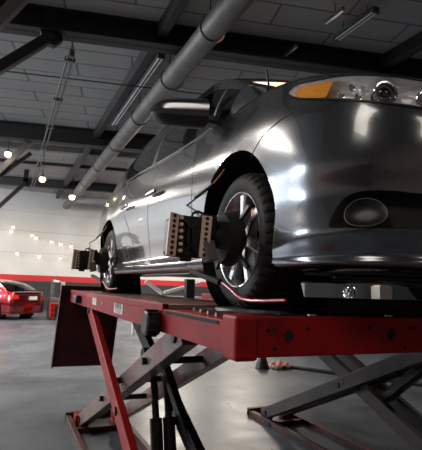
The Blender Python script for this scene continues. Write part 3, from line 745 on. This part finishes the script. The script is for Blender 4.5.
# ---- mirrors, aerial, handles
for sgn in (1, -1):
    a = Vector((-.925, .46, 1.078)); e = Vector((-1.20, .61, 1.10)); n = 14; rings = 20; b = MB(); lo = MB()
    rows = []
    for i in range(n+1):
        k = i/n; c = a.lerp(e, k); hh = .084*(1-.28*k**2.2)*math.sqrt(max(0, 1-max(0, (k-.72)/.285)**2))+.001; dd = .085*(1-.3*k)*math.sqrt(max(0, 1-max(0, (k-.72)/.285)**2))+.001
        row = []
        for j in range(rings):
            an = 2*PI*j/rings; ca, sa = math.cos(an), math.sin(an)
            y = -dd*abs(ca)**.7*(1 if ca > 0 else -1)*(1 if ca > 0 else .45); z = hh*abs(sa)**.75*(1 if sa > 0 else -1)
            row.append((c.x*sgn, c.y+y+.02, c.z+z))
        rows.append(row)
    G = np.array(rows+[]); G = np.concatenate([G, G[:, :1]], 1)
    bm_ = MB().grid(G); bm_.f += [tuple(range(20, -1, -1))]; bm_.mi.append(0)
    for f_i, f in enumerate(bm_.f[:-1]):
        j = f_i % rings; bm_.mi[f_i] = 1 if 11 <= j <= 18 else 0
    mr = bm_.build('wing_mirror', (M['paint'], M['black']), car, smooth=50)
    MB().bar((-.82*sgn, .46, 1.03), (-.93*sgn, .46, 1.045), .09, .05, side=(0, 1, 0)).build('mirror_arm', M['black'], mr, bevel=.012)
    MB().bar((-.925*sgn, .51, 1.078), (-1.12*sgn, .62, 1.095), .008, .10, side=(0, 1, 0)).build('mirror_glass', M['chrome'], mr)
b = MB().cyl((-.70, .09, 1.0), (-.715, .13, 1.25), .007, 10, .005); ar = b.build('aerial', M['black'], car, smooth=True)
for s_, sg in ((6.42, 1), (6.42, -1), (5.2, 1), (5.2, -1)):
    c = off(s_, 6.55, .03); p0 = Vector((c[0]*sg, c[1], c[2]))
    MB().bar(p0+Vector((0, -.11, 0)), p0+Vector((0, .11, .004)), .022, .03, side=(1, 0, 0)).build('door_handle', M['paint'], car, bevel=.009)
# tail lamps
tl = np.array([(1.9, 6.3), (2.2, 6.3), (2.35, 6.7), (2.35, 7.3), (2.2, 7.5), (2.0, 7.5)]); patch(tl, .004, 'tail_lamp', M['taillamp'], car)
# ---- wheels
def make_wheel(parent, loc, sgn, tilt=0.):
    wl = MB(); prof = [(.03, .222), (.012, .226), (.004, .24), (0, .262), (.001, .285), (.010, .303), (.026, .317), (.045, .3215)]
    for g in (.055, .09, .125, .16): prof += [(g, .3225), (g+.004, .3225), (g+.005, .314), (g+.013, .314), (g+.014, .3225)]
    prof += [(.185, .3215), (.20, .317), (.215, .30), (.222, .28), (.222, .25), (.20, .222)]
    wl.lathe(prof, (0, 0, 0), 'x', 160)
    kk = len(prof)
    for i in range(160):
        if i % 4 == 0:
            for q in (5, 6, 7, len(prof)-6, len(prof)-5):
                x_, y_, z_ = wl.v[i*kk+q]; wl.v[i*kk+q] = (x_+(.003 if q < 8 else -.003), y_*.972, z_*.972)
    tyre = wl.build('wheel', M['rubber'], parent, smooth=28, loc=loc)
    tyre.rotation_euler = (0, 0, tilt)
    b = MB().lathe([(.022, .001), (.022, .0)], (0, 0, 0), 'x', 4)
    rim = MB().lathe([(.205, .218), (.19, .205), (.10, .195), (.045, .20), (.022, .212), (.008, .221), (.006, .227), (.014, .229)], (0, 0, 0), 'x', 72).build('rim', M['alloy'], tyre, smooth=35)
    for k in range(7):
        a = 2*PI*k/7 + .05; R_ = Matrix.Rotation(a, 4, 'X')
        pl = [(.040, .055), (.030, .055), (.022, .12), (.020, .212), (.05, .212), (.055, .12), (.07, .055)]
        b = MB(); vs = []
        for x, r_ in pl[1:4]:
            hw = .030 if r_ < .06 else .022 if r_ < .15 else .030
            vs += [R_ @ Vector((x+.006, -hw, r_)), R_ @ Vector((x, -hw*.55, r_)), R_ @ Vector((x, hw*.55, r_)), R_ @ Vector((x+.006, hw, r_)), R_ @ Vector((x+.04, hw, r_)), R_ @ Vector((x+.04, -hw, r_))]
        fs = [(i*6+j, i*6+(j+1) % 6, (i+1)*6+(j+1) % 6, (i+1)*6+j) for i in range(2) for j in range(6)] + [(5,4,3,2,1,0), (12,13,14,15,16,17)]
        b.add(vs, fs); b.build('spoke', M['alloy'], tyre, smooth=25)
    MB().lathe([(.024, .001), (.024, .03), (.03, .052), (.05, .066), (.08, .066)], (0, 0, 0), 'x', 32).build('hub', M['alloy'], tyre, smooth=35)
    MB().lathe([(.018, .001), (.019, .022), (.026, .026)], (0, 0, 0), 'x', 24).build('centre_cap', M['black'], tyre, smooth=35)
    MB().lathe([(.10, .06), (.10, .15), (.118, .15), (.118, .06)], (0, 0, 0), 'x', 48).build('brake_disc', M['steel'], tyre, smooth=35)
    MB().box((.085, -.06, .08), (.14, .09, .165)).build('brake_caliper', M['copper'], tyre, bevel=.012)
    MB().lathe([(.135, .001), (.135, .20), (.15, .205)], (0, 0, 0), 'x', 40).build('dust_shield', M['blackmatt'], tyre)
    if sgn < 0: tyre.scale = (-1, 1, 1)
    return tyre
make_wheel(car, (-.905, .06, .3225), 1, math.radians(-2)); make_wheel(car, (.905, .06, .3225), -1)
make_wheel(car, (-.955, 2.80, .3225), 1); make_wheel(car, (.955, 2.765, .3225), -1)

# ================================================================ wheel alignment heads
def make_head(label, loc):
    t = thing('alignment_head', label, 'alignment clamp', loc, 0)
    # loc = wheel centre on the outer tyre face; x away from the car is negative
    b = MB().lathe([(-.115, .001), (-.115, .045), (-.09, .05), (-.075, .115), (-.03, .132), (-.01, .128), (-.01, .001)], (-.01, -.0, 0), 'x', 36); b.build('hub_plate', M['blackmatt'], t, smooth=30)
    MB().bar((-.05, -.005, -.12), (-.05, -.005, .12), .045, .045, side=(0, 1, 0)).build('clamp_frame', M['darksteel'], t, bevel=.006)
    for a in (.9, 2.25, 4.0, 5.4):
        cy, cz = math.sin(a), math.cos(a)
        MB().bar((-.035, .08*cy, .08*cz), (-.02, .215*cy, .215*cz), .022, .016, side=(0, cz, -cy)).build('rim_claw', M['black'], t, bevel=.004)
    MB().cyl((-.30, .0, .055), (-.10, .0, .055), .024, 20).build('spindle', M['black'], t, smooth=30)
    MB().cyl((-.30, .0, -.045), (-.10, .0, -.03), .018, 20).build('lower_spindle', M['darksteel'], t, smooth=30)
    MB().box((-.20, -.04, -.01), (-.115, .05, .10)).build('spindle_block', M['black'], t, bevel=.012)
    bx = MB().bar((-.165, -.03, -.025), (-.145, -.045, -.115), .06, .045, side=(1, .2, 0)); bx.build('battery_box', M['greysteel'], t, bevel=.006)
    # target head facing the front of the car
    X_ = Matrix.Translation((.055, 0, 0))
    tg = MB(); tg.prism([X_ @ Vector(p) for p in ((-.395, -.035, -.10), (-.235, -.035, -.10), (-.222, -.035, -.07), (-.222, -.035, .055), (-.25, -.035, .085), (-.375, -.035, .085), (-.40, -.035, .06), (-.405, -.035, -.08))], (0, .075, 0)); tg.cyl((-.255, .0, -.095), (-.255, .0, -.118), .03, 20)
    head = tg.build('target_head', M['black'], t, bevel=.008)
    MB().tube([(-.235, -.01, .075), (-.23, -.01, .10), (-.205, -.01, .112), (-.18, -.01, .105), (-.17, -.01, .075)], .007, 8).build('carry_handle', M['black'], t, smooth=True)
    for sx, tw in ((-.335, .22), (-.178, -.16)):
        st = MB(); Rm_ = Matrix.Translation((sx, -.046, -.006)) @ Matrix.Rotation(tw, 4, 'Z') @ Matrix.Rotation(.06, 4, 'Y')
        st.box((-.023, -.006, -.095), (.023, .006, .095), Rm_); s_ = st.build('target_strip', M['cream'], t, bevel=.002)
        for k in range(8):
            z = -.082+.0235*k; c0 = Rm_ @ Vector((0, -.0075, z)); c1 = Rm_ @ Vector((0, -.004, z)); MB().cyl(c0, c1, .0085, 14).build('reflector_dot', M['darkred'], s_)
    for k in range(6):
        z = -.075+.029*k; MB().cyl((-.296, -.055, z), (-.296, -.03, z), .008, 12).build('camera_stud', M['cream'], t)
    x = MB()
    for pa, pb in (((-.285, .07), (-.25, .025)), ((-.215, .07), (-.25, .025)), ((-.285, -.09), (-.25, -.045)), ((-.215, -.09), (-.25, -.045)), ((-.262, .025), (-.262, -.045)), ((-.238, .025), (-.238, -.045))):
        x.bar((pa[0], -.045, pa[1]), (pb[0], -.05, pb[1]), .016, .014)
    x.build('cross_casting', M['darksteel'], t, bevel=.003)
    # tie strap with red hook, upper hook
    MB().bar((-.10, .30, -.15), (-.03, .09, -.205), .035, .026).build('strap_grip', M['black'], t, bevel=.006)
    pts = [(-.03, .10, -.20), (-.02, .04, -.222), (-.015, .0, -.24), (-.01, -.04, -.262), (-.005, -.09, -.277), (.0, -.16, -.281), (.01, -.28, -.277), (.02, -.40, -.27)]
    MB().tube(pts, .0075, 10).build('red_hook_rod', M['red'], t, smooth=True)['label'] = 'bright red bent rod'
    MB().bar((-.06, .40, .26), (-.03, .22, .31), .022, .018).build('upper_hook_grip', M['black'], t, bevel=.005)
    MB().tube([(-.03, .22, .31), (-.02, .16, .34), (-.01, .13, .37)], .005, 8).build('upper_hook', M['copper'], t, smooth=True)
    MB().tube([(-.2, .0, .10), (-.17, .12, .14), (-.15, .28, .19), (-.06, .40, .25)], .005, 8).build('safety_cord', M['cable'], t, smooth=True)
    return t
h1 = make_head('black wheel alignment clamp with perforated cream target strips on the front wheel', (.985, 1.94, DECK+.3225))
h2 = copy_tree(h1); h2.location = (.935, 4.68, DECK+.3225)
h2['label'] = 'black wheel alignment clamp with perforated target strips on the rear wheel'
for h in (h1, h2): h['group'] = 'alignment clamps on the wheels'

# ================================================================ background
cb = thing('red_car', 'red saloon car parked on the floor at far left below the red wall band', 'car', (-1.75, 22.2, 0), math.radians(-132))
def low(s0, s1, t0, t1, n, m_, name, mt):
    A, B_ = np.meshgrid(np.linspace(s0, s1, n), np.linspace(t0, t1, m_), indexing='ij'); b = MB().grid(body(A, B_)); b.mirror_x(); return b.build(name, mt, cb, smooth=60, recalc=False)
def cutlow():
    A, B_ = np.meshgrid(np.linspace(0, 15, 200), np.linspace(.6, 8, 40), indexing='ij'); P = body(A, B_); b = MB(); b.add([tuple(p) for p in P.reshape(-1, 3)], [])
    for i in range(199):
        for j in range(39):
            c = (P[i, j]+P[i+1, j+1])/2
            if all((c[1]-cv)**2+(c[2]-cw)**2 > cr_**2 for cv, cw, cr_ in AR): b.f.append((i*40+j, (i+1)*40+j, (i+1)*40+j+1, i*40+j+1)); b.mi.append(0)
    b.mirror_x(); b.build('body_shell', M['redpaint'], cb, smooth=60, recalc=False)
cutlow()
MB().grid(deckgrid(np.linspace(8.55, 15, 40), .055)).build('bonnet', M['redpaint'], cb, smooth=60)
MB().grid(deckgrid(np.linspace(0, 4.2, 30), .03)).build('boot_lid', M['redpaint'], cb, smooth=60)
for ob in list(car.children):
    n0 = ob.name.split('.')[0]
    if n0 in ('window_surround', 'front_side_window', 'rear_side_window', 'windscreen', 'rear_window', 'roof', 'roof_rail', 'rear_pillar', 'pillar_foot', 'windscreen_pillar', 'tail_lamp', 'wheel_arch_liner', 'under_tray', 'wheel', 'wing_mirror', 'headlamp'):
        c = copy_tree(ob, cb)
        if n0 in ('roof', 'roof_rail', 'rear_pillar', 'pillar_foot', 'windscreen_pillar'):
            c.data = c.data.copy(); c.data.materials[0] = M['redpaint']
for sg in (1, -1):
    q = np.array([off(a, c, .012) for a in np.linspace(1.25, 2.2, 8) for c in (6.2, 6.7, 7.2)]).reshape(8, 3, 3); q[..., 0] *= sg; MB().grid(q).build('rear_lamp', M['taillamp'], cb, smooth=60)
pl = MB().box((-.22, 3.77, .76), (.22, 3.825, .90)).build('number_plate', M['white'], cb)
ribbon([(s, 5.1) for s in np.linspace(0, 1.4, 10)], .01, .004, 'bumper_line', M['black'], cb)
ribbon([(s, 7.3) for s in np.linspace(0, 1.3, 10)], .03, .006, 'boot_chrome', M['chrome'], cb)

t = thing('tyre_changer', 'black and grey tyre machine with a tall post beside the red car', 'machine', (1.95, 20.6, 0))
MB().box((-.22, -.3, 0), (.22, .3, .75)).build('machine_body', M['shade'], t, bevel=.03)
MB().lathe([(.75, .001), (.75, .25), (.82, .25), (.84, .001)], (0, 0, 0), 'z', 24).build('turntable', M['steel'], t, smooth=30)
MB().box((-.12, .2, .75), (.02, .32, 1.62)).build('post', M['steel'], t, bevel=.01)
MB().bar((-.05, .26, 1.55), (.18, -.1, 1.5), .08, .08, side=(0, 0, 1)).build('swing_arm', M['bgwhite'], t, bevel=.01)
MB().cyl((.16, -.1, 1.5), (.16, -.1, 1.0), .03, 12).build('tool_rod', M['black'], t)
MB().box((.26, .1, .9), (.42, .3, 1.5)).build('control_panel', M['bgwhite'], t, bevel=.02)
t = thing('tool_chest', 'small red tool chest on the floor, directly right of the red car', 'tool chest', (2.0, 19.6, 0))
MB().box((-.28, -.2, .08), (.34, .2, .66)).build('chest_body', M['red'], t, bevel=.02)
for k in range(3): MB().box((-.25, -.215, .12+.18*k), (.31, -.2, .27+.18*k)).build('drawer', M['liftred'], t, bevel=.005)
for x, y in ((-.22, -.15), (.28, -.15), (-.22, .15), (.28, .15)): MB().cyl((x-.02, y, .04), (x+.02, y, .04), .04, 14).build('castor', M['black'], t)
MB().box((-.1, -.23, .1), (.1, -.215, .55)).build('black_cover', M['black'], t)
# dark dado items under the red band
for x, wd, hh, lab, m in ((-.9, .9, 1.0, 'low pale workbench against the far wall behind the red car roof', 'bgwhite'),):
    t = thing('workbench', lab, 'workbench', (x, 25.3, 0))
    MB().box((-wd/2, -.3, hh-.06), (wd/2, .3, hh)).build('bench_top', M[m], t)
    for sx in (-1, 1):
        for sy in (-1, 1): MB().box((sx*wd/2-.03, sy*.25-.03, 0), (sx*wd/2+.03, sy*.25+.03, hh-.06)).build('leg', M['shade'], t)
# white braced stand beyond the lift, seen under the car
t = thing('braced_stand', 'white V-braced steel stand beyond the lift, seen under the car between its wheels', 'stand', (4.9, 14, 0))
def W(): return MB((4.9, 14, 0))
W().bar((4.0, 14, 1.62), (4.55, 14, 1.26), .1, .1, side=(0, 1, 0)).build('brace', M['white'], t)
W().bar((4.62, 14, 1.28), (5.85, 14, 1.62), .09, .09, side=(0, 1, 0)).build('brace', M['white'], t)
W().box((3.6, 13.9, 1.08), (6.3, 14.1, 1.18)).build('rail', M['white'], t)
for x in (3.65, 6.2): W().box((x, 13.95, 0), (x+.08, 14.05, 1.1)).build('leg', M['white'], t)
t = thing('black_post', 'black vertical post standing beyond the lift, seen just left of the front wheel', 'post', (5.0, 12.8, 0))
MB().box((-.14, -.1, 0), (.14, .1, 1.72)).build('post_body', M['black'], t, bevel=.02); MB().box((-.25, -.25, 0), (.25, .25, .04)).build('foot_plate', M['black'], t)
# furniture seen under the front bumper at right
t = thing('cabinet', 'long grey steel cabinet seen under the front bumper at right', 'cabinet', (10.9, 12.4, 0))
MB().box((-2.1, 0, 0), (3.2, .5, 2.1)).build('cabinet_body', M['greysteel'], t, bevel=.01)
for x in (-2.05, -.8, .45, 1.7): MB().box((x, -.02, .1), (x+1.22, 0, 2.05)).build('door', mat('cabinet_door_grey', (.22, .25, .28), .5), t, bevel=.005)
t = thing('parts_box', 'whitish carton on the trolley in front of the grey cabinet at right', 'box', (11.55, 11.9, 1.2))
MB().box((-.27, -.2, 0), (.27, .2, .52)).build('carton', M['bgwhite'], t, bevel=.01); MB().box((-.2, -.15, .52), (.2, .15, .56)).build('carton_flap', M['label'], t)
t = thing('trolley', 'low grey trolley carrying the whitish carton at right', 'trolley', (11.55, 11.9, 0))
MB().box((-.35, -.25, 1.16), (.35, .25, 1.2)).build('trolley_top', M['steel'], t)
for sx in (-1, 1):
    for sy in (-1, 1): MB().box((sx*.32-.02, sy*.22-.02, 0), (sx*.32+.02, sy*.22+.02, 1.16)).build('leg', M['greysteel'], t)
t = thing('foil_sack', 'crumpled silvery sack on a stool beside the grey cabinet', 'sack', (9.95, 11.6, 1.1))
b = MB(); import bmesh
bm = bmesh.new(); bmesh.ops.create_icosphere(bm, subdivisions=4, radius=.3)
for v in bm.verts:
    v.co = Vector((v.co.x*.8, v.co.y*.7, v.co.z*1.0+.3)) * (1+random.uniform(-.07, .07))
    v.co.z = max(v.co.z, 0)
me = bpy.data.meshes.new('sack_body'); bm.to_mesh(me); bm.free(); me.materials.append(M['chrome']); o = bpy.data.objects.new('sack_body', me); col.objects.link(o); o.parent = t
t = thing('stool', 'dark stool under the crumpled silvery sack', 'stool', (9.95, 11.6, 0))
MB().cyl((0, 0, 1.05), (0, 0, 1.1), .22, 24).build('seat', M['shade'], t)
for a in range(4): MB().cyl((.1*math.cos(a*PI/2), .1*math.sin(a*PI/2), 1.05), (.22*math.cos(a*PI/2), .22*math.sin(a*PI/2), 0), .018, 10).build('leg', M['shade'], t)
# small things on the floor under the lift
t = thing('rubber_cone', 'black tapered rubber block on the floor behind the lift, under the bumper', 'rubber block', (4.62, 7.85, 0))
MB().lathe([(0, .001), (0, .13), (.03, .13), (.20, .07), (.24, .07), (.24, .001)], (0, 0, 0), 'z', 24).build('rubber_body', M['black'], t, smooth=30)
t = thing('rag', 'crumpled pinkish rag on the floor beside the black rubber block', 'rag', (4.98, 7.8, 0))
bm = bmesh.new(); bmesh.ops.create_grid(bm, x_segments=22, y_segments=22, size=.17)
for v in bm.verts: v.co.z = .05+.05*math.sin(v.co.x*37+2)*math.cos(v.co.y*31)+.06*math.exp(-(v.co.x**2+v.co.y**2)*60)+random.uniform(0, .01)
me = bpy.data.meshes.new('cloth'); bm.to_mesh(me); bm.free(); me.materials.append(mat('pink_cloth', (.62, .33, .28), .8)); o = bpy.data.objects.new('cloth', me); col.objects.link(o); o.parent = t
for p in me.polygons: p.use_smooth = True
sm = o.modifiers.new('thick', 'SOLIDIFY'); sm.thickness = .006
tag(MB().tube([(5.1, 7.9, .03), (5.4, 7.4, .03), (5.9, 6.6, .03), (6.3, 5.9, .03), (6.9, 5.2, .03)], .03, 12).build('floor_hose', M['black'], smooth=True), 'thick black hose lying on the floor behind the right end of the lift', 'hose')

# ================================================================ light
def area(name, loc, rot, sx, sy, power, color):
    l = bpy.data.lights.new(name, 'AREA'); l.shape = 'RECTANGLE'; l.size = sx; l.size_y = sy; l.energy = power; l.color = color
    o = bpy.data.objects.new(name, l); col.objects.link(o); o.location = loc; o.rotation_euler = rot; return o
for i, (a, c) in enumerate(LW):
    area('window_daylight', (X0+.12, (a+c)/2, 4.6), (0, -PI/2, 0), 1.9, c-a-.1, WINP[i], (.86, .93, 1.))  # area lights added just inside the unseen windows
for x, y, p in ADDED_LIGHTS: area('ceiling_lamp_light', (x, y, 5.9), (0, 0, 0), 3.2 if y < 0 else 1.6, 1.8 if y < 0 else .3, p, (1., .9, .78))  # added lights without fittings, kept out of view
area('warm_lamp_light', (3.9, 5.2, 6.0), (0, 0, 0), 2.4, 1.2, 45, (1., .55, .36))  # unseen warm light added to tint windscreen and bonnet reflections
wd = bpy.data.worlds.new('world'); scene.world = wd; wd.use_nodes = True
wd.node_tree.nodes['Background'].inputs['Color'].default_value = (.6, .7, .8, 1); wd.node_tree.nodes['Background'].inputs['Strength'].default_value = .3

# ================================================================ camera
cam = bpy.data.cameras.new('camera'); co = bpy.data.objects.new('camera', cam); col.objects.link(co)
cam.sensor_fit = 'HORIZONTAL'; cam.sensor_width = 36; cam.lens = 36*460/422; cam.clip_end = 200; cam.clip_start = .05
ex = Vector((.91308105, -.40630215, .03466341)); down = Vector((.08586883, .10847873, -.99038321)); fw = Vector((.39863459, .90727665, .13393856))
R_ = Matrix((ex, -down, -fw)).transposed()
co.matrix_world = Matrix.Translation((0, 0, FLOOR_TO_EYE)) @ R_.to_4x4()
cam.dof.use_dof = True; cam.dof.focus_distance = 1.85; cam.dof.aperture_fstop = 9.0
scene.camera = co
vs = scene.view_settings; vs.view_transform = 'Standard'; vs.look = 'None'; vs.gamma = 1; vs.use_curve_mapping = False; vs.exposure = EXPO
